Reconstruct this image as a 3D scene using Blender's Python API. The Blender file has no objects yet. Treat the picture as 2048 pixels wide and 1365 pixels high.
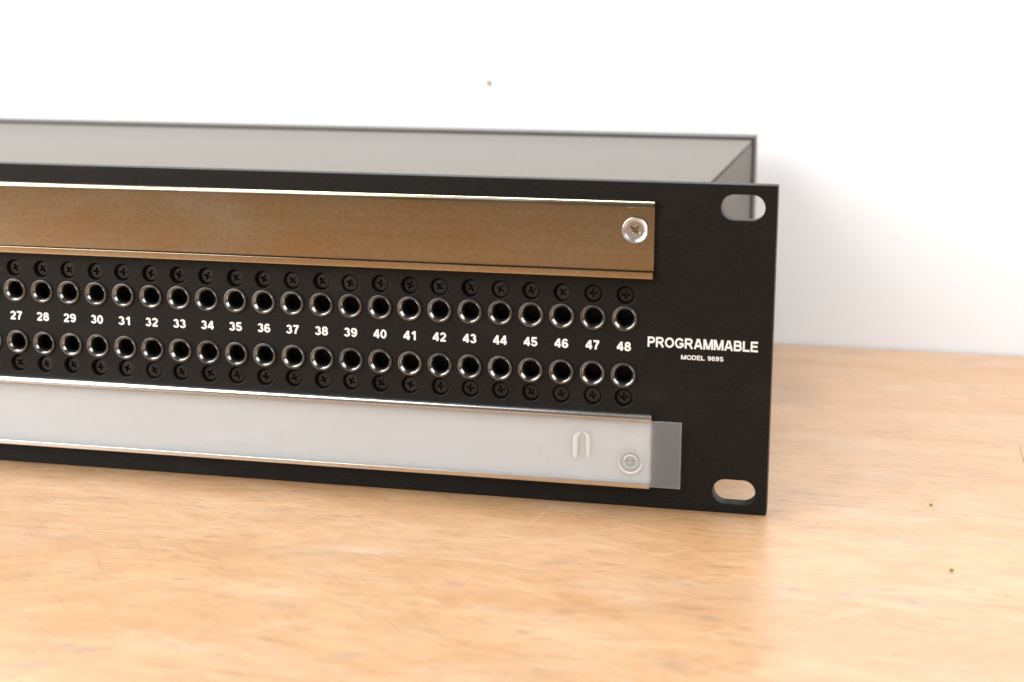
import bpy, bmesh, math, random
from mathutils import Vector, Matrix

# ------------------------------------------------------------------ camera, world, lights, exposure
sc = bpy.context.scene
COL = sc.collection
MM = 0.001

cam_d = bpy.data.cameras.new("camera")
cam = bpy.data.objects.new("camera", cam_d)
COL.objects.link(cam)
cam.location = (29.512 * MM, -426.524 * MM, 131.336 * MM)
cam.rotation_mode = 'XYZ'
cam.rotation_euler = (1.3739757, -0.0056946, 0.2297452)
cam_d.sensor_fit = 'HORIZONTAL'
cam_d.sensor_width = 36.0
cam_d.lens = 3299.46 / 2048 * 36.0
cam_d.clip_start = 0.01
cam_d.clip_end = 50.0
cam_d.dof.use_dof = True
cam_d.dof.focus_distance = 0.458
cam_d.dof.aperture_fstop = 13.0
cam_d.dof.aperture_blades = 7
sc.camera = cam

world = bpy.data.worlds.new("World")
sc.world = world
world.use_nodes = True
wb = world.node_tree.nodes["Background"]
wb.inputs["Color"].default_value = (1.0, 0.985, 0.97, 1)
wb.inputs["Strength"].default_value = 0.14

def area(name, loc, target, size, watts, color=(1, 1, 1), size_y=None):
    d = bpy.data.lights.new(name, 'AREA')
    d.energy = watts
    d.color = color
    d.shape = 'RECTANGLE'
    d.size = size
    d.size_y = size_y or size
    o = bpy.data.objects.new(name, d)
    COL.objects.link(o)
    o.location = loc
    v = Vector(target) - Vector(loc)
    o.rotation_euler = v.to_track_quat('-Z', 'Y').to_euler()
    return o

# soft overhead box close to the wall and two boxes left and right of the camera
area("softbox_overhead", (-0.04, 0.095, 0.86), (-0.04, 0.085, 0.0), 0.85, 12.0, (0.985, 0.99, 1.0), 0.18)
area("softbox_right", (0.52, -0.27, 0.50), (-0.05, 0.0, 0.05), 0.50, 4.4, (0.985, 0.99, 1.0))
area("softbox_left", (-0.66, -0.29, 0.46), (-0.16, 0.0, 0.05), 0.74, 11.8, (0.985, 0.99, 1.0))

sc.view_settings.view_transform = 'Standard'
sc.view_settings.look = 'None'
sc.view_settings.exposure = 0.0
sc.view_settings.gamma = 1.0
sc.view_settings.use_curve_mapping = False
sc.cycles.max_bounces = 14
sc.cycles.transparent_max_bounces = 12
sc.cycles.use_denoising = True
sc.cycles.sample_clamp_indirect = 6.0

# ------------------------------------------------------------------ materials
class NT:
    def __init__(s, name):
        s.m = bpy.data.materials.new(name)
        s.m.use_nodes = True
        s.t = s.m.node_tree
        s.b = s.t.nodes["Principled BSDF"]
        s.out = s.t.nodes["Material Output"]
    def n(s, typ, **kw):
        nd = s.t.nodes.new(typ)
        for k, v in kw.items():
            setattr(nd, k, v)
        return nd
    def l(s, a, b):
        s.t.links.new(a, b)
    def set(s, **kw):
        for k, v in kw.items():
            s.b.inputs[k.replace('_', ' ')].default_value = v
    def math(s, op, a, b=None, clamp=False):
        nd = s.n('ShaderNodeMath', operation=op)
        nd.use_clamp = clamp
        for i, v in enumerate((a, b)):
            if v is None:
                continue
            if isinstance(v, (int, float)):
                nd.inputs[i].default_value = v
            else:
                s.l(v, nd.inputs[i])
        return nd.outputs[0]
    def noise(s, vec, scale, detail=4, rough=0.55, dist=0.0):
        nd = s.n('ShaderNodeTexNoise')
        nd.inputs['Scale'].default_value = scale
        nd.inputs['Detail'].default_value = detail
        nd.inputs['Roughness'].default_value = rough
        nd.inputs['Distortion'].default_value = dist
        s.l(vec, nd.inputs['Vector'])
        return nd.outputs['Fac']
    def pos(s):
        return s.n('ShaderNodeNewGeometry').outputs['Position']
    def mapped(s, vec, scale=(1, 1, 1), loc=(0, 0, 0), rot=(0, 0, 0)):
        nd = s.n('ShaderNodeMapping')
        nd.inputs['Scale'].default_value = scale
        nd.inputs['Location'].default_value = loc
        nd.inputs['Rotation'].default_value = rot
        s.l(vec, nd.inputs['Vector'])
        return nd.outputs[0]
    def ramp(s, fac, stops, interp='LINEAR'):
        nd = s.n('ShaderNodeValToRGB')
        cr = nd.color_ramp
        cr.interpolation = interp
        while len(cr.elements) < len(stops):
            cr.elements.new(0.5)
        for e, (p, c) in zip(cr.elements, stops):
            e.position = p
            e.color = (c, c, c, 1) if isinstance(c, (int, float)) else (*c, 1)
        s.l(fac, nd.inputs[0])
        return nd.outputs[0]
    def mix(s, fac, a, b, blend='MIX'):
        nd = s.n('ShaderNodeMix', data_type='RGBA', blend_type=blend)
        for sock, v in ((nd.inputs[0], fac), (nd.inputs[6], a), (nd.inputs[7], b)):
            if isinstance(v, (int, float)):
                sock.default_value = v
            elif isinstance(v, tuple):
                sock.default_value = (*v, 1)
            else:
                s.l(v, sock)
        return nd.outputs[2]
    def bump(s, height, strength, dist=0.0002):
        nd = s.n('ShaderNodeBump')
        nd.inputs['Strength'].default_value = strength
        nd.inputs['Distance'].default_value = dist
        s.l(height, nd.inputs['Height'])
        s.l(nd.outputs[0], s.b.inputs['Normal'])

def mat_black():
    k = NT("black_powder_coat")
    p = k.pos()
    f = k.noise(p, 2600, 3, 0.6)
    m = k.noise(p, 45, 5, 0.6)
    spk = k.noise(p, 1500, 3, 0.75)
    cc = k.mix(k.ramp(spk, [(0.36, 0.0), (0.68, 1.0)]), (0.0036, 0.0035, 0.0032), (0.0130, 0.0122, 0.0110))
    dust = k.noise(k.mapped(p, (30, 30, 60), (2.2, 0, 0.7)), 1.0, 6, 0.65)
    k.l(k.mix(k.ramp(dust, [(0.56, 0.0), (0.78, 0.6)]), cc, (0.026, 0.0225, 0.0185)), k.b.inputs['Base Color'])
    k.l(k.math('MULTIPLY_ADD', m, 0.15), k.b.inputs['Roughness'])
    k.b.inputs['Roughness'].links[0].from_node.inputs[2].default_value = 0.40
    k.bump(f, 0.6, 0.00016)
    k.b.inputs['Specular IOR Level'].default_value = 0.22
    return k.m

def mat_metal(name, base, rough, brushed=0.0, smudge=0.0, base2=None):
    k = NT(name)
    k.set(Base_Color=(*base, 1), Metallic=1.0, Roughness=rough)
    p = k.pos()
    if brushed:
        g = k.noise(k.mapped(p, (40, 2600, 2600)), 1.0, 3, 0.6)
        s = k.noise(k.mapped(p, (28, 60, 60)), 1.0, 4, 0.5)
        r = k.math('MULTIPLY_ADD', g, brushed)
        r.node.inputs[2].default_value = rough
        r2 = k.math('MULTIPLY_ADD', k.ramp(s, [(0.25, 0.0), (0.80, 1.0)]), smudge)
        k.l(r, r2.node.inputs[2])
        k.l(r2, k.b.inputs['Roughness'])
        st = k.noise(k.mapped(p, (22, 900, 900)), 1.0, 5, 0.7)
        c = k.mix(k.ramp(s, [(0.30, 0.0), (0.75, 0.8)]), base, base2 or base)
        c = k.mix(k.ramp(k.noise(p, 900, 6, 0.75), [(0.38, 0.45), (0.58, 0.0)]), c, tuple(v * 0.7 for v in base))
        c = k.mix(k.ramp(st, [(0.35, 0.16), (0.55, 0.0)]), c, tuple(v * 0.55 for v in base))
        k.l(c, k.b.inputs['Base Color'])
        k.bump(g, 0.03, 0.00008)
    else:
        # pieces differ a little in tarnish
        rnd_ = k.n('ShaderNodeObjectInfo').outputs['Random']
        n_ = k.noise(p, 700, 4, 0.6)
        f = k.math('MULTIPLY', k.math('ADD', rnd_, n_), 0.5)
        k.l(k.mix(f, tuple(v * 0.62 for v in base), tuple(min(1, v * 1.2) for v in base)), k.b.inputs['Base Color'])
        r = k.math('MULTIPLY_ADD', n_, 0.16)
        r.node.inputs[2].default_value = max(0.05, rough - 0.06)
        k.l(r, k.b.inputs['Roughness'])
    return k.m

def mat_sheet():
    k = NT("grey_sheet_steel")
    p = k.pos()
    a = k.noise(p, 320, 8, 0.75)
    c = k.mix(a, (0.092, 0.082, 0.069), (0.148, 0.133, 0.113))
    v = k.n('ShaderNodeTexVoronoi', feature='F1')
    v.inputs['Scale'].default_value = 260
    k.l(k.mapped(p, (1, 1, 1)), v.inputs['Vector'])
    sel = k.math('GREATER_THAN', k.n('ShaderNodeSeparateColor').outputs[0], 0.93)
    k.l(v.outputs['Color'], sel.node.inputs[0].links[0].from_node.inputs[0])
    dot = k.math('LESS_THAN', v.outputs['Distance'], 0.10)
    k.l(k.mix(k.math('MULTIPLY', dot, sel), c, (0.12, 0.09, 0.07)), k.b.inputs['Base Color'])
    k.set(Roughness=0.62, Metallic=0.0)
    k.b.inputs['Specular IOR Level'].default_value = 0.30
    k.bump(k.noise(p, 1800, 2), 0.10, 0.0001)
    return k.m

def mat_plain(name, col, rough=0.6, metallic=0.0, nscale=300, var=0.15):
    k = NT(name)
    f = k.noise(k.pos(), nscale, 4, 0.6)
    d = tuple(c * (1 - var) for c in col)
    b = tuple(min(1, c * (1 + var)) for c in col)
    k.l(k.mix(f, d, b), k.b.inputs['Base Color'])
    k.set(Roughness=rough, Metallic=metallic)
    return k.m

def mat_film():
    k = NT("frosted_plastic_film")
    p = k.pos()
    f = k.noise(p, 55, 5, 0.6)
    dif = k.n('ShaderNodeBsdfDiffuse')
    k.l(k.mix(f, (0.052, 0.053, 0.053), (0.062, 0.063, 0.063)), dif.inputs['Color'])
    trl = k.n('ShaderNodeBsdfTranslucent')
    trl.inputs['Color'].default_value = (0.57, 0.58, 0.59, 1)
    trp = k.n('ShaderNodeBsdfTransparent')
    trp.inputs['Color'].default_value = (0.34, 0.345, 0.35, 1)
    gl = k.n('ShaderNodeBsdfGlossy')
    gl.inputs['Color'].default_value = (0.025, 0.025, 0.025, 1)
    gl.inputs['Roughness'].default_value = 0.35
    a1 = k.n('ShaderNodeAddShader'); a2 = k.n('ShaderNodeAddShader'); a3 = k.n('ShaderNodeAddShader')
    k.l(dif.outputs[0], a1.inputs[0]); k.l(trl.outputs[0], a1.inputs[1])
    k.l(a1.outputs[0], a2.inputs[0]); k.l(trp.outputs[0], a2.inputs[1])
    k.l(a2.outputs[0], a3.inputs[0]); k.l(gl.outputs[0], a3.inputs[1])
    k.l(a3.outputs[0], k.out.inputs['Surface'])
    return k.m

def mat_wall():
    k = NT("white_wall_paint")
    p = k.pos()
    a = k.noise(p, 6, 5, 0.55)
    k.l(k.mix(a, (0.82, 0.85, 0.875), (0.85, 0.88, 0.905)), k.b.inputs['Base Color'])
    k.set(Roughness=0.75)
    k.bump(k.noise(p, 220, 3), 0.05, 0.0004)
    return k.m

# scratches: (x0, y0, x1, y1, half width mm, pale?)
SCRATCH = [(-222, -14, -200, -0.5, 0.16, 1), (-174, -11, -176.4, 2, 0.14, 1), (-132.9, -44.5, -123.7, -30.1, 0.22, 0),
           (-59.5, -23, -56.2, 2, 0.22, 1), (-138.4, -55.6, -134.6, -51.2, 0.45, 0), (28.7, 68.5, 46, 84.6, 0.16, 0),
           (-178, -28.6, -172, -26.6, 0.35, 0), (-104, -14, -96, -3, 0.12, 1), (-22, -14, -14, -1, 0.10, 1),
           (-118, -20, -110, -6, 0.10, 1), (4.5, 40, 7, 40.6, 0.7, 0), (9, 25.6, 12.5, 24.6, 0.8, 0)]

# soft smudges and the chassis's soft shadow, painted as colour: (x, y, half length, half width, angle, strength)
SMUDGE_SHADE = [(-136, -128, 3.2, 1.6, 25, .5), (-130, -129, 5.5, 2.2, 30, .6), (38, -58, 6.0, 2.6, -35, .55), (23, -57.5, 3.0, 2.4, 0, .5),
          (11, -56, 2.6, 2.0, 20, .45), (-6, -80, 4, 2.2, 10, .4), (7.5, 25, 5, 1.6, -8, .45), (37, -13, 6, 2.0, -30, .35), (58, -8, 5, 1.8, 5, .35),
          (-67, -72, 4, 2.6, 30, .35), (-130, -84, 3.5, 1.2, 5, .6), (-138, -140, 7, 3, 28, .4), (-76, -119, 5, 3, 10, .35), (-11, -108, 7, 3, -20, .35),
          (-2, 150, 11, 24, 10, .30), (15, 226, 14, 6, 4, .35), (-170, -62, 6, 2, 12, .35), (-100, -95, 8, 3, -8, .3), (-45, -50, 6, 2.4, 15, .3)]  # first entry here paints the chassis's soft shadow on the wood

def mat_wood():
    k = NT("worn_butcher_block")
    p = k.pos()
    info = k.n('ShaderNodeObjectInfo')
    cmb = k.n('ShaderNodeCombineXYZ')
    k.l(k.math('MULTIPLY', info.outputs['Random'], 3.0), cmb.inputs[0])
    k.l(k.math('MULTIPLY', info.outputs['Random'], 7.0), cmb.inputs[1])
    add = k.n('ShaderNodeVectorMath', operation='ADD')
    k.l(p, add.inputs[0]); k.l(cmb.outputs[0], add.inputs[1])
    q = add.outputs[0]
    # broad tone, grain bands, fine grain
    tone = k.noise(k.mapped(q, (7, 28, 1)), 1.0, 5, 0.55, 0.3)
    band = k.noise(k.mapped(q, (10, 190, 1)), 1.0, 5, 0.6, 0.25)
    fine = k.noise(k.mapped(q, (55, 1500, 1)), 1.0, 4, 0.65, 0.1)
    c = k.ramp(tone, [(0.28, (0.326, 0.164, 0.062)), (0.5, (0.384, 0.216, 0.100)), (0.72, (0.420, 0.262, 0.142))])
    c = k.mix(k.ramp(band, [(0.33, 0.30), (0.56, 0.0)]), c, (0.285, 0.128, 0.042))
    c = k.mix(k.ramp(fine, [(0.36, 0.45), (0.60, 0.0)]), c, (0.24, 0.115, 0.044))
    # plank tone
    c = k.mix(k.math('MULTIPLY', info.outputs['Random'], 0.22), c, (0.42, 0.265, 0.142))
    # blotchy wear of the varnish
    blot = k.noise(k.mapped(p, (55, 85, 1), (5.3, 2.2, 0)), 1.0, 5, 0.6, 0.6)
    c = k.mix(k.ramp(blot, [(0.36, 0.32), (0.52, 0.0)]), c, (0.265, 0.128, 0.048))
    c = k.mix(k.ramp(blot, [(0.52, 0.0), (0.72, 0.20)]), c, (0.405, 0.268, 0.160))
    # fine open grain and dirt in the pores
    gr = k.noise(k.mapped(p, (190, 620, 1), (1.3, 4.4, 0), (0, 0, 0.06)), 1.0, 9, 0.74, 0.7)
    c = k.mix(k.ramp(gr, [(0.34, 0.62), (0.47, 0.0)]), c, (0.19, 0.098, 0.043))
    dirt = k.noise(k.mapped(p, (240, 420, 1), (7.3, 0.4, 0)), 1.0, 6, 0.7, 0.3)
    c = k.mix(k.ramp(dirt, [(0.60, 0.0), (0.74, 0.60)]), c, (0.15, 0.105, 0.07))
    # worn greyish patches
    worn = k.noise(k.mapped(p, (16, 34, 1), (3.1, 1.7, 0)), 1.0, 6, 0.62, 0.4)
    c = k.mix(k.ramp(worn, [(0.53, 0.0), (0.70, 0.24)]), c, (0.36, 0.295, 0.235))
    smud = k.noise(k.mapped(p, (60, 150, 1), (0.4, 9.2, 0), (0, 0, 0.45)), 1.0, 4, 0.6, 0.5)
    c = k.mix(k.ramp(smud, [(0.64, 0.0), (0.76, 0.55)]), c, (0.17, 0.14, 0.115))
    # short dark pores and nicks along the grain
    for sx, sy, thr, sel_t, rot in ((75, 520, 0.30, 0.91, 0.06), (40, 260, 0.20, 0.95, 0.5), (150, 900, 0.32, 0.86, -0.05)):
        v = k.n('ShaderNodeTexVoronoi', feature='F1')
        v.inputs['Scale'].default_value = 1.0
        k.l(k.mapped(p, (sx, sy, 1), (sx, sy * 0.3, 0), (0, 0, rot * 0.3)), v.inputs['Vector'])
        sep = k.n('ShaderNodeSeparateColor')
        k.l(v.outputs['Color'], sep.inputs[0])
        sel = k.math('GREATER_THAN', sep.outputs[0], sel_t)
        soft = k.ramp(v.outputs['Distance'], [(thr * 0.4, 1.0), (thr, 0.0)])
        c = k.mix(k.math('MULTIPLY', k.math('MULTIPLY', soft, sel), 0.58), c, (0.12, 0.072, 0.04))
    # many hair-thin scratches in several directions, pale and dark
    for i, (sx, sy, rot, sel_t, col, amt) in enumerate(((22, 1500, 0.5, 0.80, (0.58, 0.45, 0.33), 0.38), (26, 1700, -0.7, 0.82, (0.58, 0.45, 0.33), 0.40),
                                                    (30, 1600, 0.16, 0.76, (0.56, 0.42, 0.30), 0.40), (34, 1400, 0.9, 0.86, (0.12, 0.07, 0.04), 0.32),
                                                    (28, 1200, -0.12, 0.80, (0.13, 0.075, 0.04), 0.55), (40, 1300, 0.05, 0.74, (0.14, 0.08, 0.04), 0.50))):
        v = k.n('ShaderNodeTexVoronoi', feature='F1')
        v.inputs['Scale'].default_value = 1.0
        rt = k.mapped(p, (1, 1, 1), (0.013 * i, 0.007 * i, 0), (0, 0, rot))
        k.l(k.mapped(rt, (sx, sy, 1), (3.7 * i, 1.9 * i, 0)), v.inputs['Vector'])
        sep = k.n('ShaderNodeSeparateColor')
        k.l(v.outputs['Color'], sep.inputs[0])
        sel = k.math('GREATER_THAN', sep.outputs[1], sel_t)
        soft = k.ramp(v.outputs['Distance'], [(0.12, 1.0), (0.34, 0.0)])
        c = k.mix(k.math('MULTIPLY', k.math('MULTIPLY', soft, sel), amt), c, col)
    # individual scratches
    sp = k.n('ShaderNodeSeparateXYZ')
    k.l(p, sp.inputs[0])
    brk = k.noise(p, 700, 3, 0.7)
    for x0, y0, x1, y1, hw, pale in SCRATCH:
        dx, dy = x1 - x0, y1 - y0
        L = math.hypot(dx, dy)
        ux, uy = dx / L, dy / L
        along = k.math('ADD', k.math('MULTIPLY', sp.outputs[0], ux * 1000), k.math('MULTIPLY', sp.outputs[1], uy * 1000))
        along = k.math('ADD', along, -(x0 * ux + y0 * uy))
        perp = k.math('ADD', k.math('MULTIPLY', sp.outputs[0], -uy * 1000), k.math('MULTIPLY', sp.outputs[1], ux * 1000))
        perp = k.math('ABSOLUTE', k.math('ADD', perp, -(-x0 * uy + y0 * ux)))
        mid = k.math('ABSOLUTE', k.math('ADD', along, -L / 2))
        ins = k.math('LESS_THAN', mid, L / 2)
        near = k.ramp(k.math('DIVIDE', perp, hw * 3), [(0.1, 1.0), (0.5, 0.0)])
        msk = k.math('MULTIPLY', k.math('MULTIPLY', near, ins), k.ramp(brk, [(0.40, 0.0), (0.58, 0.55)]))
        c = k.mix(msk, c, (0.60, 0.47, 0.35) if pale else (0.12, 0.075, 0.045))
    # single soft grey smudges, one of them painting the chassis shadow
    wob = k.noise(p, 260, 4, 0.65)
    for x, y, a, b, ang, amt in SMUDGE_SHADE:
        ca, sa = math.cos(math.radians(ang)), math.sin(math.radians(ang))
        u = k.math('ADD', k.math('MULTIPLY', sp.outputs[0], ca * 1000 / a), k.math('MULTIPLY', sp.outputs[1], sa * 1000 / a))
        u = k.math('ADD', u, -(x * ca + y * sa) / a)
        v = k.math('ADD', k.math('MULTIPLY', sp.outputs[0], -sa * 1000 / b), k.math('MULTIPLY', sp.outputs[1], ca * 1000 / b))
        v = k.math('ADD', v, -(-x * sa + y * ca) / b)
        d = k.math('ADD', k.math('MULTIPLY', u, u), k.math('MULTIPLY', v, v))
        d = k.math('ADD', k.math('SQRT', d), k.math('MULTIPLY', k.math('ADD', wob, -0.5), 1.6))
        c = k.mix(k.math('MULTIPLY', k.ramp(d, [(0.25, 1.0), (1.0, 0.0)]), amt), c, (0.15, 0.125, 0.105))
    k.l(c, k.b.inputs['Base Color'])
    rr = k.ramp(k.noise(k.mapped(p, (25, 60, 1)), 1.0, 6, 0.6), [(0.3, 0.30), (0.7, 0.46)])
    k.l(rr, k.b.inputs['Roughness'])
    k.set(IOR=1.72, Coat_Weight=0.35, Coat_Roughness=0.30)
    k.bump(k.math('ADD', fine, k.math('MULTIPLY', band, 0.6)), 0.16, 0.00025)
    return k.m

M = dict(
    black=mat_black(),
    alu=mat_metal("brushed_aluminium", (0.76, 0.74, 0.705), 0.15, 0.06, 0.10),
    tinted_alu=mat_metal("table_tinted_aluminium", (0.46, 0.355, 0.215), 0.13, 0.07, 0.10, (0.46, 0.42, 0.36)),  # dulled metal whose brown tint also paints in the table's reflection
    nickel=mat_metal("nickel_plate", (0.29, 0.281, 0.268), 0.21),
    tarnished=mat_metal("tarnished_steel", (0.60, 0.585, 0.56), 0.45),
    dullnickel=mat_metal("worn_nickel_flange", (0.165, 0.161, 0.150), 0.42),
    zinc=mat_metal("zinc_screw", (0.64, 0.66, 0.68), 0.30),
    barrel=mat_plain("dark_jack_barrel", (0.005, 0.0035, 0.0025), 0.7),
    blackscrew=mat_plain("black_oxide_screw", (0.0075, 0.0071, 0.0064), 0.50, 0.0, 900, 0.3),
    sheet=mat_sheet(),
    ink=mat_plain("white_silkscreen_ink", (0.86, 0.85, 0.82), 0.55, 0.0, 500, 0.05),
    film=mat_film(),
    crease=mat_plain("stress_whitened_plastic", (0.66, 0.65, 0.63), 0.5, 0.0, 600, 0.12),
    dimple=mat_plain("pressed_plastic", (0.40, 0.41, 0.385), 0.5, 0.0, 600, 0.1),
    wall=mat_wall(),
    wood=mat_wood(),
    speck=mat_plain("brown_speck", (0.40, 0.32, 0.26), 0.7),
    crumb=mat_plain("green_crumb", (0.20, 0.30, 0.05), 0.6),
)

# ------------------------------------------------------------------ mesh helpers (input in millimetres)
def obj(name, me, mat=None, parent=None, loc=(0, 0, 0), rot=(0, 0, 0)):
    o = bpy.data.objects.new(name, me)
    COL.objects.link(o)
    if mat is not None and not me.materials:
        me.materials.append(mat)
    o.parent = parent
    o.location = [c * MM for c in loc]
    o.rotation_euler = rot
    return o

def mesh(name, verts, faces, smooth_angle=None):
    me = bpy.data.meshes.new(name)
    me.from_pydata([(x * MM, y * MM, z * MM) for x, y, z in verts], [], faces)
    bm = bmesh.new(); bm.from_mesh(me)
    bmesh.ops.recalc_face_normals(bm, faces=bm.faces)
    bm.to_mesh(me); bm.free()
    if smooth_angle is not None:
        for p in me.polygons:
            p.use_smooth = True
        me.set_sharp_from_angle(angle=math.radians(smooth_angle))
    me.update()
    return me

def box_mesh(name, x0, x1, y0, y1, z0, z1, bev=0.0, seg=2):
    bm = bmesh.new()
    bmesh.ops.create_cube(bm, size=1.0)
    for v in bm.verts:
        v.co = Vector(((x0 + x1) / 2 + v.co.x * (x1 - x0), (y0 + y1) / 2 + v.co.y * (y1 - y0), (z0 + z1) / 2 + v.co.z * (z1 - z0)))
    if bev:
        bmesh.ops.bevel(bm, geom=bm.edges[:], offset=bev, segments=seg, affect='EDGES', profile=0.5)
    for v in bm.verts:
        v.co *= MM
    me = bpy.data.meshes.new(name)
    bm.to_mesh(me); bm.free()
    if bev:
        for p in me.polygons:
            p.use_smooth = True
        me.set_sharp_from_angle(angle=math.radians(35))
    return me

def lathe_mesh(name, prof, seg=40, angle=32, cap_last=False):
    """profile of (radius, y) turned about the Y axis; y negative is towards the camera"""
    vs, fs = [], []
    n = len(prof)
    for i in range(seg):
        a = 2 * math.pi * i / seg
        for r, y in prof:
            vs.append((r * math.cos(a), y, r * math.sin(a)))
    for i in range(seg):
        j = (i + 1) % seg
        for k in range(n - 1):
            fs.append((i * n + k, i * n + k + 1, j * n + k + 1, j * n + k))
    if cap_last:
        fs.append([i * n + n - 1 for i in range(seg)])
    return mesh(name, vs, fs, angle)

def extrude_profile(name, poly, x0, x1, angle=30):
    """closed (y, z) polygon swept along X"""
    n = len(poly)
    vs = [(x0, y, z) for y, z in poly] + [(x1, y, z) for y, z in poly]
    fs = [(i, (i + 1) % n, n + (i + 1) % n, n + i) for i in range(n)]
    me = mesh(name, vs, fs, None)
    bm = bmesh.new(); bm.from_mesh(me)
    bm.verts.ensure_lookup_table()
    for off in (0, n):
        es = []
        for i in range(n):
            e = bm.edges.get((bm.verts[off + i], bm.verts[off + (i + 1) % n]))
            if e: es.append(e)
        bmesh.ops.triangle_fill(bm, edges=es, use_beauty=True)
    bmesh.ops.recalc_face_normals(bm, faces=bm.faces)
    bm.to_mesh(me); bm.free()
    for p in me.polygons:
        p.use_smooth = True
    me.set_sharp_from_angle(angle=math.radians(angle))
    return me

def cross_pts(arm, half):
    return [(half, half), (half, arm), (-half, arm), (-half, half), (-arm, half), (-arm, -half), (-half, -half), (-half, -arm),
            (half, -arm), (half, -half), (arm, -half), (arm, half)]

def screw_mesh(name, prof, arm, half, depth, seg=32):
    """turned head whose flat centre carries a Phillips recess; prof runs from the centre flat's edge (r, y) outwards"""
    r0, yc = prof[0]
    bm = bmesh.new()
    rings = []
    for r, y in prof:
        rings.append([bm.verts.new((r * math.cos(2 * math.pi * i / seg), y, r * math.sin(2 * math.pi * i / seg))) for i in range(seg)])
    for a, b in zip(rings, rings[1:]):
        for i in range(seg):
            j = (i + 1) % seg
            bm.faces.new((a[i], b[i], b[j], a[j]))
    cp = cross_pts(arm, half)
    top = [bm.verts.new((x, yc, z)) for x, z in cp]
    bot = [bm.verts.new((x * 0.62, yc + depth, z * 0.62)) for x, z in cp]
    for i in range(12):
        j = (i + 1) % 12
        bm.faces.new((top[i], top[j], bot[j], bot[i]))
    bm.faces.new(bot)
    es = [bm.edges.get((rings[0][i], rings[0][(i + 1) % seg])) for i in range(seg)]
    es += [bm.edges.get((top[i], top[(i + 1) % 12])) for i in range(12)]
    bmesh.ops.triangle_fill(bm, edges=es, use_beauty=True)
    # triangle_fill also fills the recess mouth: remove those faces
    dele = [f for f in bm.faces if len(f.verts) == 3 and all(v in top for v in f.verts)
            and (abs(f.calc_center_median().x) < half * 0.99 or abs(f.calc_center_median().z) < half * 0.99)]
    if dele:
        bmesh.ops.delete(bm, geom=dele, context='FACES_ONLY')
    bmesh.ops.recalc_face_normals(bm, faces=bm.faces)
    for v in bm.verts:
        v.co *= MM
    me = bpy.data.meshes.new(name)
    bm.to_mesh(me); bm.free()
    for p in me.polygons:
        p.use_smooth = True
    me.set_sharp_from_angle(angle=math.radians(30))
    return me

def eval_mesh(o, name):
    dg = bpy.context.evaluated_depsgraph_get()
    me = bpy.data.meshes.new_from_object(o.evaluated_get(dg))
    me.name = name
    d = o.data
    bpy.data.objects.remove(o)
    bpy.data.curves.remove(d)
    return me

def earc(cx, cy, rx, ry, a0, a1, n=14):
    return [(cx + rx * math.cos(math.radians(a0 + (a1 - a0) * i / n)), cy + ry * math.sin(math.radians(a0 + (a1 - a0) * i / n))) for i in range(n + 1)]

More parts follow.
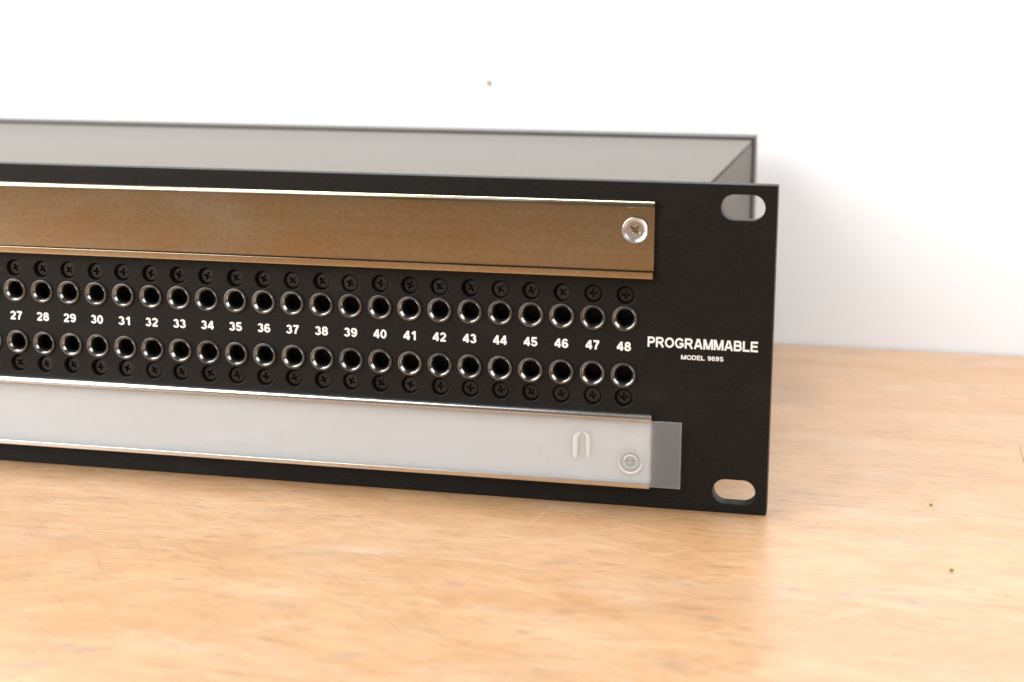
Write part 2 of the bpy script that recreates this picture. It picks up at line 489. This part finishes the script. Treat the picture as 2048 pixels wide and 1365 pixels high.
# bold grotesque lettering as stroke centre lines: (advance width, [(closed, points), ...]), cap height 1
SIX = [(1, earc(.355, .315, .245, .22, 0, 360, 26)[:-1]), (0, earc(.365, .51, .262, .395, 38, 196, 16))]
GLYPH = {
    '0': (.70, [(1, earc(.35, .5, .245, .405, 0, 360, 30)[:-1])]),
    '1': (.62, [(0, [(.40, 0), (.40, 1)]), (0, [(.10, .715), (.25, .775), (.36, .90), (.385, .97)])]),
    '2': (.70, [(0, earc(.345, .675, .235, .235, 168, -12, 14) + [(.52, .53), (.40, .40), (.25, .27), (.15, .13)]), (0, [(.035, .09), (.645, .09)])]),
    '3': (.70, [(0, earc(.335, .715, .205, .195, 165, -88, 14)), (0, earc(.335, .31, .245, .215, 88, -166, 16))]),
    '4': (.72, [(0, [(.505, 0), (.505, 1)]), (0, [(0, .285), (.70, .285)]), (0, [(.47, .93), (.075, .32)])]),
    '5': (.70, [(0, [(.13, .915), (.62, .915)]), (0, [(.185, .99), (.125, .475)]), (0, earc(.335, .325, .25, .23, 150, -165, 18))]),
    '6': (.70, SIX),
    '7': (.68, [(0, [(.03, .91), (.64, .91)]), (0, [(.59, .90), (.44, .68), (.33, .42), (.27, .15), (.255, 0)])]),
    '8': (.70, [(1, earc(.35, .72, .205, .19, 0, 360, 24)[:-1]), (1, earc(.35, .30, .245, .21, 0, 360, 24)[:-1])]),
    '9': (.70, [(c, [(.70 - x, 1 - y) for x, y in p]) for c, p in SIX]),
    'P': (.80, [(0, [(.10, 0), (.10, 1)]), (0, [(.12, .91), (.46, .91)] + earc(.46, .69, .22, .22, 80, -80, 10) + [(.46, .47), (.12, .47)])]),
    'R': (.88, [(0, [(.10, 0), (.10, 1)]), (0, [(.12, .91), (.50, .91)] + earc(.50, .70, .22, .21, 80, -80, 10) + [(.50, .49), (.12, .49)]), (0, [(.40, .46), (.55, .36), (.78, 0)])]),
    'O': (.98, [(1, earc(.49, .5, .385, .405, 0, 360, 32)[:-1])]),
    'G': (.98, [(0, earc(.49, .5, .385, .405, 32, 318, 24) + [(.845, .24), (.845, .44)]), (0, [(.50, .44), (.945, .44)])]),
    'A': (.92, [(0, [(.10, 0), (.415, 1)]), (0, [(.82, 0), (.505, 1)]), (0, [(.22, .30), (.70, .30)])]),
    'M': (1.02, [(0, [(.10, 0), (.10, 1)]), (0, [(.92, 0), (.92, 1)]), (0, [(.15, 1), (.475, .03)]), (0, [(.87, 1), (.545, .03)])]),
    'B': (.86, [(0, [(.10, 0), (.10, 1)]), (0, [(.12, .91), (.50, .91)] + earc(.50, .72, .19, .19, 80, -80, 10) + [(.50, .53), (.12, .53)]),
                (0, [(.50, .52), ] + earc(.51, .305, .225, .215, 80, -80, 10) + [(.51, .09), (.12, .09)])]),
    'L': (.74, [(0, [(.10, 0), (.10, 1)]), (0, [(.12, .09), (.70, .09)])]),
    'E': (.80, [(0, [(.10, 0), (.10, 1)]), (0, [(.12, .91), (.74, .91)]), (0, [(.12, .52), (.70, .52)]), (0, [(.12, .09), (.76, .09)])]),
    'D': (.88, [(0, [(.10, 0), (.10, 1)]), (0, [(.12, .91), (.40, .91)] + earc(.40, .50, .375, .41, 80, -80, 16) + [(.40, .09), (.12, .09)])]),
    'S': (.82, [(0, earc(.41, .715, .27, .20, 22, 235, 12) + [(.40, .50)] + earc(.41, .29, .285, .20, 60, -160, 12))]),
    ' ': (.36, []),
}

def ribbon(pts, closed, w):
    n = len(pts)
    L, R = [], []
    for i, (x, y) in enumerate(pts):
        if closed:
            a, b = pts[i - 1], pts[(i + 1) % n]
        else:
            a, b = pts[max(0, i - 1)], pts[min(n - 1, i + 1)]
        tx, ty = b[0] - a[0], b[1] - a[1]
        l = math.hypot(tx, ty) or 1
        nx, ny = -ty / l, tx / l
        k = 1.0
        if 0 < i < n - 1 or closed:
            ex, ey = x - a[0], y - a[1]
            el = math.hypot(ex, ey) or 1
            c = (tx * ex + ty * ey) / (l * el)
            k = 1 / max(0.75, c)
        L.append((x + nx * w / 2 * k, y + ny * w / 2 * k))
        R.append((x - nx * w / 2 * k, y - ny * w / 2 * k))
    return L, R

def text_mesh(s, x0, x1, z0, z1, w=0.225, y=-0.02):
    """white print lying on the panel face, its ink box fitted to x0..x1, z0..z1 (mm)"""
    vs, fs = [], []
    pen = 0.0
    layer = 0
    for ch in s:
        adv, strokes = GLYPH[ch]
        for closed, pts in strokes:
            L, R = ribbon(pts, closed, w)
            base = len(vs)
            n = len(pts)
            for (lx, ly), (rx, ry) in zip(L, R):
                vs += [(pen + lx, y - 0.0025 * (layer % 6), ly), (pen + rx, y - 0.0025 * (layer % 6), ry)]
            for i in range(n if closed else n - 1):
                j = (i + 1) % n
                fs.append((base + 2 * i, base + 2 * i + 1, base + 2 * j + 1, base + 2 * j))
            layer += 1
        pen += adv + 0.075
    ax, bx = min(v[0] for v in vs), max(v[0] for v in vs)
    az, bz = min(v[2] for v in vs), max(v[2] for v in vs)
    me = bpy.data.meshes.new("print")
    me.from_pydata([((x0 + (x - ax) * (x1 - x0) / (bx - ax)) * MM, yy * MM, (z0 + (z - az) * (z1 - z0) / (bz - az)) * MM) for x, yy, z in vs], [], fs)
    bm = bmesh.new(); bm.from_mesh(me)
    for f in bm.faces:
        f.normal_update()
        if f.normal.y > 0:
            f.normal_flip()
    bm.to_mesh(me); bm.free()
    return me

def tag(o, label=None, cat=None, group=None, kind=None):
    if label: o["label"] = label
    if cat: o["category"] = cat
    if group: o["group"] = group
    if kind: o["kind"] = kind
    return o

def empty(name, loc=(0, 0, 0)):
    o = bpy.data.objects.new(name, None)
    COL.objects.link(o)
    o.location = [c * MM for c in loc]
    return o

# ------------------------------------------------------------------ setting: wall and tabletop
wall = tag(obj("wall", box_mesh("wall", -1900, 1100, 237.5, 300, -700, 1500), M['wall']),
           "plain white painted wall behind the wooden tabletop", None, None, "structure")
rnd = random.Random(5)
sp_vs = [(0, -0.5, 0)]
for i in range(9):
    a = 2 * math.pi * i / 9
    r = 1.15 + 0.55 * rnd.random()
    sp_vs.append((r * math.cos(a) * 1.0, 0.02, r * math.sin(a) * 1.1))
obj("wall_speck", mesh("wall_speck", sp_vs, [(0, 1 + i, 1 + (i + 1) % 9) for i in range(9)] + [tuple(range(1, 10))], 60),
    M['speck'], wall, (-135.2, 237.5, 102.7))

table = empty("tabletop", (0, 0, 0))
tag(table, "worn pale butcher-block tabletop with scratches and grey stains", None, None, "structure")
TX0, TX1 = -1250, 620
ROWS = [(-900, -812, [-560]), (-812, -724, [210]), (-724, -640, [-300]), (-640, -552, []), (-552, -470, [-90]), (-470, -384, [330]),
        (-384, -300, [-420]), (-300, -214, [120]), (-214, -133, [-640]), (-133, -56, [240]), (-56, 15, [-520]), (15, 93.6, [70.8]),
        (93.6, 166, [-260]), (166, 236.6, [300])]
for y0, y1, cuts in ROWS:
    xs = [TX0] + sorted(cuts) + [TX1]
    for a, b in zip(xs, xs[1:]):
        obj("plank", box_mesh("plank", a + 0.08, b - 0.08, y0 + 0.035, y1 - 0.035, -38, 0), M['wood'], table)

# ------------------------------------------------------------------ the patchbay
PW, PH, PT = 482.6, 88.1, 5.0
PITCH, X48, ZU, ZL = 8.50235, -39.0045, 51.61, 36.375
ZSU, ZSL = 57.95, 30.05
unit = empty("patchbay", (-PW / 2, 100, 0))
tag(unit, "black two-row rack patchbay with steel jacks and white numbers, standing on the wooden tabletop", "patchbay")
unit_inv = Matrix.Translation((PW / 2 * MM, -100 * MM, 0))

def part(name, me, mat, parent=None, loc=(0, 0, 0), rot=(0, 0, 0)):
    """parts are modelled in panel coordinates: x = 0 right edge, y = 0 front face, z = 0 table"""
    o = obj(name, me, mat, parent or unit, loc, rot)
    if parent is None:
        o.matrix_parent_inverse = unit_inv
    return o

def poly_spline(cu, pts):
    s = cu.splines.new('POLY')
    s.points.add(len(pts) - 1)
    for q, (x, z) in zip(s.points, pts):
        q.co = (x * MM, z * MM, 0, 1)
    s.use_cyclic_u = True

def circle(cx, cz, r, n=32):
    return [(cx + r * math.cos(2 * math.pi * i / n), cz + r * math.sin(2 * math.pi * i / n)) for i in range(n)]

def slot(cx, cz, w, h, n=14):
    r = h / 2
    d = w / 2 - r
    pts = [(cx + d + r * math.cos(-math.pi / 2 + math.pi * i / n), cz + r * math.sin(-math.pi / 2 + math.pi * i / n)) for i in range(n + 1)]
    pts += [(cx - d + r * math.cos(math.pi / 2 + math.pi * i / n), cz + r * math.sin(math.pi / 2 + math.pi * i / n)) for i in range(n + 1)]
    return pts

def rrect(x0, x1, z0, z1, r, n=5):
    pts = []
    for cx, cz, a0 in ((x1 - r, z0 + r, -90), (x1 - r, z1 - r, 0), (x0 + r, z1 - r, 90), (x0 + r, z0 + r, 180)):
        for i in range(n + 1):
            a = math.radians(a0 + 90 * i / n)
            pts.append((cx + r * math.cos(a), cz + r * math.sin(a)))
    return pts

BEV = 0.22
cu = bpy.data.curves.new("front_panel", 'CURVE')
cu.dimensions = '2D'
cu.fill_mode = 'BOTH'
cu.extrude = (PT / 2 - BEV) * MM
cu.bevel_depth = BEV * MM
cu.bevel_resolution = 2
cu.offset = -BEV * MM
poly_spline(cu, rrect(-PW, 0, 0.05, PH, 0.4))
for x in (-8.75, -PW + 8.75):
    for z in (PH / 2 + 38.1, PH / 2 - 38.1):
        poly_spline(cu, slot(x, z, 11.4, 6.7))
srnd = random.Random(11)
scr = []
for n in range(1, 49):
    x = X48 - (48 - n) * PITCH
    for z in (ZU, ZL):
        poly_spline(cu, circle(x, z, 3.25, 28))
    for z in (ZSU, ZSL):
        sx, sz = x + srnd.uniform(-0.15, 0.15), z + srnd.uniform(-0.12, 0.12)
        scr.append((sx, sz))
        poly_spline(cu, circle(sx, sz, 2.45, 28))
co = bpy.data.objects.new("front_panel", cu)
COL.objects.link(co)
pm = eval_mesh(co, "front_panel")
pm.materials.clear()
pm.transform(Matrix.Translation((0, PT / 2 * MM, 0)) @ Matrix.Rotation(math.radians(90), 4, 'X'))
for p in pm.polygons:
    p.use_smooth = True
pm.set_sharp_from_angle(angle=math.radians(38))
panel = part("front_panel", pm, M['black'])

# chassis behind the panel
SX, ZT, YB = -21.9, 84.0, 209.0
sheet = M['sheet']
part("top_plate", box_mesh("top_plate", -PW - SX + 0.2, SX - 0.05, PT + 0.05, YB, ZT - 1.2, ZT, 0.25), sheet)
part("base_plate", box_mesh("base_plate", -PW - SX + 1.6, SX - 1.6, PT + 0.05, YB, 3.0, 4.2, 0.2), sheet)
for s, x0, x1 in ((1, SX - 1.2, SX), (0, -PW - SX, -PW - SX + 1.2)):
    part("side_plate", box_mesh("side_plate", x0, x1, PT + 0.05, YB, 3.0, ZT - 1.55, 0.2), sheet)
# folded rear cover that laps over top and sides
rc = part("rear_cover", box_mesh("rear_cover", -PW - SX - 0.9, SX + 0.9, YB + 1.1, YB + 16, 2.6, ZT + 1.25, 0.4, 3), sheet)
part("rear_lip_shade", box_mesh("rear_lip_shade", -PW - SX - 0.7, SX + 0.7, YB + 0.02, YB + 1.05, 3.0, ZT + 1.0), M['barrel'])  # dark strip painted in for the shaded front face of the cover's lip
# dark bar that carries the jack bodies
part("jack_carrier", box_mesh("jack_carrier", -PW + 30, -30, PT + 0.1, PT + 22, 26.0, 62.0, 0.3), M['barrel'])

for o_ in unit.children:          # the chassis sits very slightly askew behind the panel
    if o_.name.split('.')[0] in ("top_plate", "base_plate", "side_plate", "rear_cover", "rear_lip_shade"):
        for v_ in o_.data.vertices:
            v_.co.x -= (v_.co.y / MM - PT) / (YB - PT) * 2.9 * MM

# jacks
jack_me = lathe_mesh("jack", [(3.40, 0.05), (3.42, -0.30), (3.36, -0.44), (3.22, -0.50), (3.02, -0.50), (2.97, -0.44), (2.93, -0.44),
                              (2.87, -0.50), (2.80, -0.45), (2.28, 0.10), (2.23, 0.20), (2.20, 0.95)], 40, 40)
jack_me.materials.append(M['dullnickel']); jack_me.materials.append(M['nickel']); jack_me.materials.append(M['barrel'])
for p_ in jack_me.polygons:
    yc_ = p_.center.y / MM
    rc_ = math.hypot(p_.center.x, p_.center.z) / MM
    p_.material_index = 2 if yc_ > 0.22 and rc_ < 2.5 else (1 if rc_ < 2.93 else 0)
barrel_me = lathe_mesh("jack_barrel", [(2.20, 0.95), (2.18, 3.0), (2.10, 4.94)], 28, 40, True)
jrnd = random.Random(3)
for n in range(1, 49):
    x = X48 - (48 - n) * PITCH
    for z in (ZU, ZL):
        j = part("jack", jack_me, M['nickel'], None, (x + jrnd.uniform(-.06, .06), jrnd.uniform(-.10, .03), z + jrnd.uniform(-.06, .06)),
                 (jrnd.uniform(-.045, .045), jrnd.uniform(0, 6.28), jrnd.uniform(-.045, .045)))
        b = obj("jack_barrel", barrel_me, M['barrel'], j)

# black Phillips screws sunk in counterbores
bs_me = screw_mesh("black_screw", [(1.45, 0.80), (1.85, 0.86), (2.18, 0.96), (2.34, 1.12), (2.38, 1.5), (2.44, 1.52), (2.44, 2.0)], 1.15, 0.36, 0.95, 24)
for sx, sz in scr:
    part("black_screw", bs_me, M['blackscrew'], None, (sx, srnd.uniform(-0.15, 0.45), sz),
         (srnd.uniform(-.05, .05), srnd.uniform(-1.57, 1.57), srnd.uniform(-.05, .05)))

# printed numbers and lettering
for n in range(1, 49):
    x = X48 - (48 - n) * PITCH - 0.1
    w = 3.86 if n > 9 else 1.9
    if n in (31, 41): w = 3.6
    obj("number_print", text_mesh(str(n), x - w / 2, x + w / 2, 42.85, 45.42), M['ink'], panel)
obj("title_print", text_mesh("PROGRAMMABLE", -32.75, -3.65, 44.22, 47.22, 0.205), M['ink'], panel)
obj("model_print", text_mesh("MODEL 969S", -23.75, -12.55, 41.40, 42.68, 0.20), M['ink'], panel)

# aluminium label channels
def channel_poly(z0, z1, lip):
    """C channel: flat web, half-round upper lip, rolled lower lip"""
    t, yf, yw = 0.45, -2.40, -0.80
    yi = yf + t
    def arc(cy, cz, ry, rz, a0, a1, n=7):
        return [(cy + ry * math.cos(math.radians(a0 + (a1 - a0) * i / n)), cz + rz * math.sin(math.radians(a0 + (a1 - a0) * i / n))) for i in range(n + 1)]
    pts = [(-0.02, z0)]
    pts += arc(yf + 0.45, z0 + 0.45, 0.45, 0.45, 270, 180)             # lower outer corner
    pts += [(yf, z0 + lip - 0.06), (yf + 0.05, z0 + lip), (yi, z0 + lip)]  # square edge of the lower lip
    pts += [(yi, z0 + 0.42), (yw, z0 + 0.42), (yw, z1 - 0.42), (yi + 0.35, z1 - 0.42), (yi, z1 - 0.8)]
    pts += [(yi, z1 - 1.65), (yf + 0.05, z1 - 1.65), (yf, z1 - 1.60)]  # square edge of the upper lip
    pts += arc(yf + 1.2, z1 - 1.40, 1.2, 1.40, 180, 90, 12)            # half-round upper outer face
    pts += [(-0.02, z1)]
    return pts

CX0, CX1 = -PW + 31.5, -31.5
upper = part("label_channel", extrude_profile("label_channel", channel_poly(62.72, 83.25, 1.88), CX0, CX1), M['tinted_alu'])
lower = part("label_channel", extrude_profile("label_channel", channel_poly(5.72, 26.25, 1.35), CX0, CX1 + 0.35), M['alu'])
upper["label"] = "bare upper aluminium channel above the jacks"
lower["label"] = "lower aluminium channel holding the plastic strip"

pan_me = screw_mesh("channel_screw", [(2.15, -1.02), (2.40, -1.00), (2.52, -1.04), (3.10, -1.52), (3.24, -1.56), (3.38, -1.46), (3.48, -1.10), (3.50, 0.0)], 1.6, 0.40, 1.2, 44)
low_me = screw_mesh("channel_screw", [(1.70, -0.20), (1.9, -0.18), (2.1, -0.22), (2.85, -0.42), (3.05, -0.45), (3.2, -0.38), (3.25, -0.2), (3.25, 0.0)], 1.3, 0.40, 0.17, 44)
obj("channel_screw", pan_me, M['zinc'], upper, (-36.4, -0.80, 75.62), (0, math.radians(42), 0))
obj("channel_screw", pan_me, M['zinc'], upper, (-PW + 36.4, -0.80, 75.62), (0, math.radians(15), 0))
obj("channel_screw", low_me, M['tarnished'], lower, (-36.5, -0.80, 12.75), (0, math.radians(45), 0))
obj("channel_screw", low_me, M['tarnished'], lower, (-PW + 36.4, -0.80, 12.75), (0, math.radians(10), 0))

# ------------------------------------------------------------------ frosted label strip slid into the lower channel
def film_mesh():
    x0, x1, z0, z1 = -440.0, -22.95, 6.17, 24.42
    yf, yb = -1.50, -1.28
    nx, nz = 220, 10
    vs, fs = [], []
    import mathutils
    for side, y in ((0, yf), (1, yb)):
        for i in range(nx + 1):
            for j in range(nz + 1):
                x = x0 + (x1 - x0) * i / nx
                z = z0 + (z1 - z0) * j / nz
                d = 0.05 * mathutils.noise.noise(Vector((x * 0.03, z * 0.06, 0)))
                vs.append((x, y + d, z))
    N = (nx + 1) * (nz + 1)
    idx = lambda s, i, j: s * N + i * (nz + 1) + j
    for i in range(nx):
        for j in range(nz):
            fs.append((idx(0, i, j), idx(0, i + 1, j), idx(0, i + 1, j + 1), idx(0, i, j + 1)))
            fs.append((idx(1, i, j), idx(1, i, j + 1), idx(1, i + 1, j + 1), idx(1, i + 1, j)))
    for i in range(nx):
        fs.append((idx(0, i, 0), idx(1, i, 0), idx(1, i + 1, 0), idx(0, i + 1, 0)))
        fs.append((idx(0, i, nz), idx(0, i + 1, nz), idx(1, i + 1, nz), idx(1, i, nz)))
    for j in range(nz):
        fs.append((idx(0, 0, j), idx(0, 0, j + 1), idx(1, 0, j + 1), idx(1, 0, j)))
        fs.append((idx(0, nx, j), idx(1, nx, j), idx(1, nx, j + 1), idx(0, nx, j + 1)))
    return mesh("label_strip", vs, fs, 40)

fm = film_mesh()
fm.materials.append(M['film']); fm.materials.append(M['crease'])
for p_ in fm.polygons:
    if abs(p_.normal.y) < 0.5:
        p_.material_index = 1          # sawn edges scatter more light
strip = obj("label_strip", fm, None)
tag(strip, "frosted white plastic label strip sticking out of the lower aluminium channel", "label strip")

def tube_mesh(name, path, rad, flat=0.5, seg=10):
    """bead along a path in the (x, z) plane, flattened in y"""
    vs, fs = [], []
    n = len(path)
    for i, (x, z, rr) in enumerate(path):
        a = path[max(0, i - 1)]; b = path[min(n - 1, i + 1)]
        tx, tz = b[0] - a[0], b[1] - a[1]
        L = math.hypot(tx, tz) or 1
        nx_, nz_ = -tz / L, tx / L
        for k in range(seg):
            t = 2 * math.pi * k / seg
            c, s = math.cos(t) * rad * rr, math.sin(t) * rad * rr * flat
            vs.append((x + nx_ * c, s, z + nz_ * c))
    for i in range(n - 1):
        for k in range(seg):
            k2 = (k + 1) % seg
            fs.append((i * seg + k, i * seg + k2, (i + 1) * seg + k2, (i + 1) * seg + k))
    fs.append(list(range(seg)))
    fs.append([(n - 1) * seg + k for k in range(seg)])
    return mesh(name, vs, fs, 50)

def arch_path(cx, z0, z1, hw, gap):
    left, right = [], []
    for i in range(9):
        t = i / 8
        left.append((cx - hw, z0 + (z1 - hw - z0) * t))
    for i in range(1, 8):
        a = math.radians(180 - 80 * i / 7)
        left.append((cx + hw * math.cos(a), z1 - hw + hw * math.sin(a)))
    return left

pa = arch_path(-49.85, 13.0, 20.0, 1.75, 0)
m1 = [(x, z, 0.35 + 0.65 * math.sin(math.pi * min(1, (i + 1) / len(pa) * 1.1)) ** 0.5 if i < len(pa) - 1 else 0.2) for i, (x, z) in enumerate(pa)]
m2 = [(-49.85 * 2 - x, z + 0.2, r * 0.8) for x, z, r in m1]
obj("pressed_ridge", tube_mesh("pressed_ridge", m1, 0.74, 0.10), M['crease'], strip, (0, -1.51, 0))
obj("pressed_ridge", tube_mesh("pressed_ridge", m2, 0.66, 0.10), M['crease'], strip, (0, -1.51, 0))
ring = [(-36.5 + 3.1 * math.cos(math.radians(a)), 12.75 + 3.1 * math.sin(math.radians(a)),
         0.22 + 0.78 * max(0.0, math.sin(math.radians(a - 180))) ** 0.6) for a in range(90, 455, 8)]
obj("pressed_ridge", tube_mesh("pressed_ridge", ring, 0.36, 0.22), M['crease'], strip, (0, -1.51, 0))
ring2 = [(-36.5 + 1.75 * math.cos(math.radians(a)), 12.85 + 1.75 * math.sin(math.radians(a)),
          0.4 + 0.6 * max(0.0, math.sin(math.radians(a)))) for a in range(-90, 275, 10)]
obj("pressed_ridge", tube_mesh("pressed_ridge", ring2, 0.26, 0.18), M['crease'], strip, (0, -1.51, 0))
dia = [(-36.5 + x * 1.0, 12.85 + z * 1.0) for x, z in ((-1.05, 0), (-.35, .35), (0, 1.05), (.35, .35), (1.05, 0), (.35, -.35), (0, -1.05), (-.35, -.35))]
obj("pressed_cross", mesh("pressed_cross", [(x, -1.56, z) for x, z in dia] + [(-36.5, -1.52, 12.85)] , [(i, (i + 1) % 8, 8) for i in range(8)]), M['dimple'], strip)

# ------------------------------------------------------------------ green crumbs on the table
def crumb_mesh(name, r, seed):
    rr = random.Random(seed)
    bm = bmesh.new()
    bmesh.ops.create_icosphere(bm, subdivisions=2, radius=r)
    for v in bm.verts:
        v.co *= 1 + rr.uniform(-0.28, 0.28)
        v.co.z *= 0.6
    zmin = min(v.co.z for v in bm.verts)
    for v in bm.verts:
        v.co.z -= zmin
        v.co *= MM
    me = bpy.data.meshes.new(name)
    bm.to_mesh(me); bm.free()
    return me
tag(obj("leaf_crumb", crumb_mesh("leaf_crumb", 0.50, 1), M['crumb'], None, (43.0, 21.0, 0.01)),
    "tiny dark green crumb on the tabletop, the one nearer the wall", "crumb", "green crumbs on the tabletop")
tag(obj("leaf_crumb", crumb_mesh("leaf_crumb", 0.55, 2), M['crumb'], None, (47.0, -33.4, 0.01)),
    "tiny green crumb on the tabletop, the one farther from the wall", "crumb", "green crumbs on the tabletop")
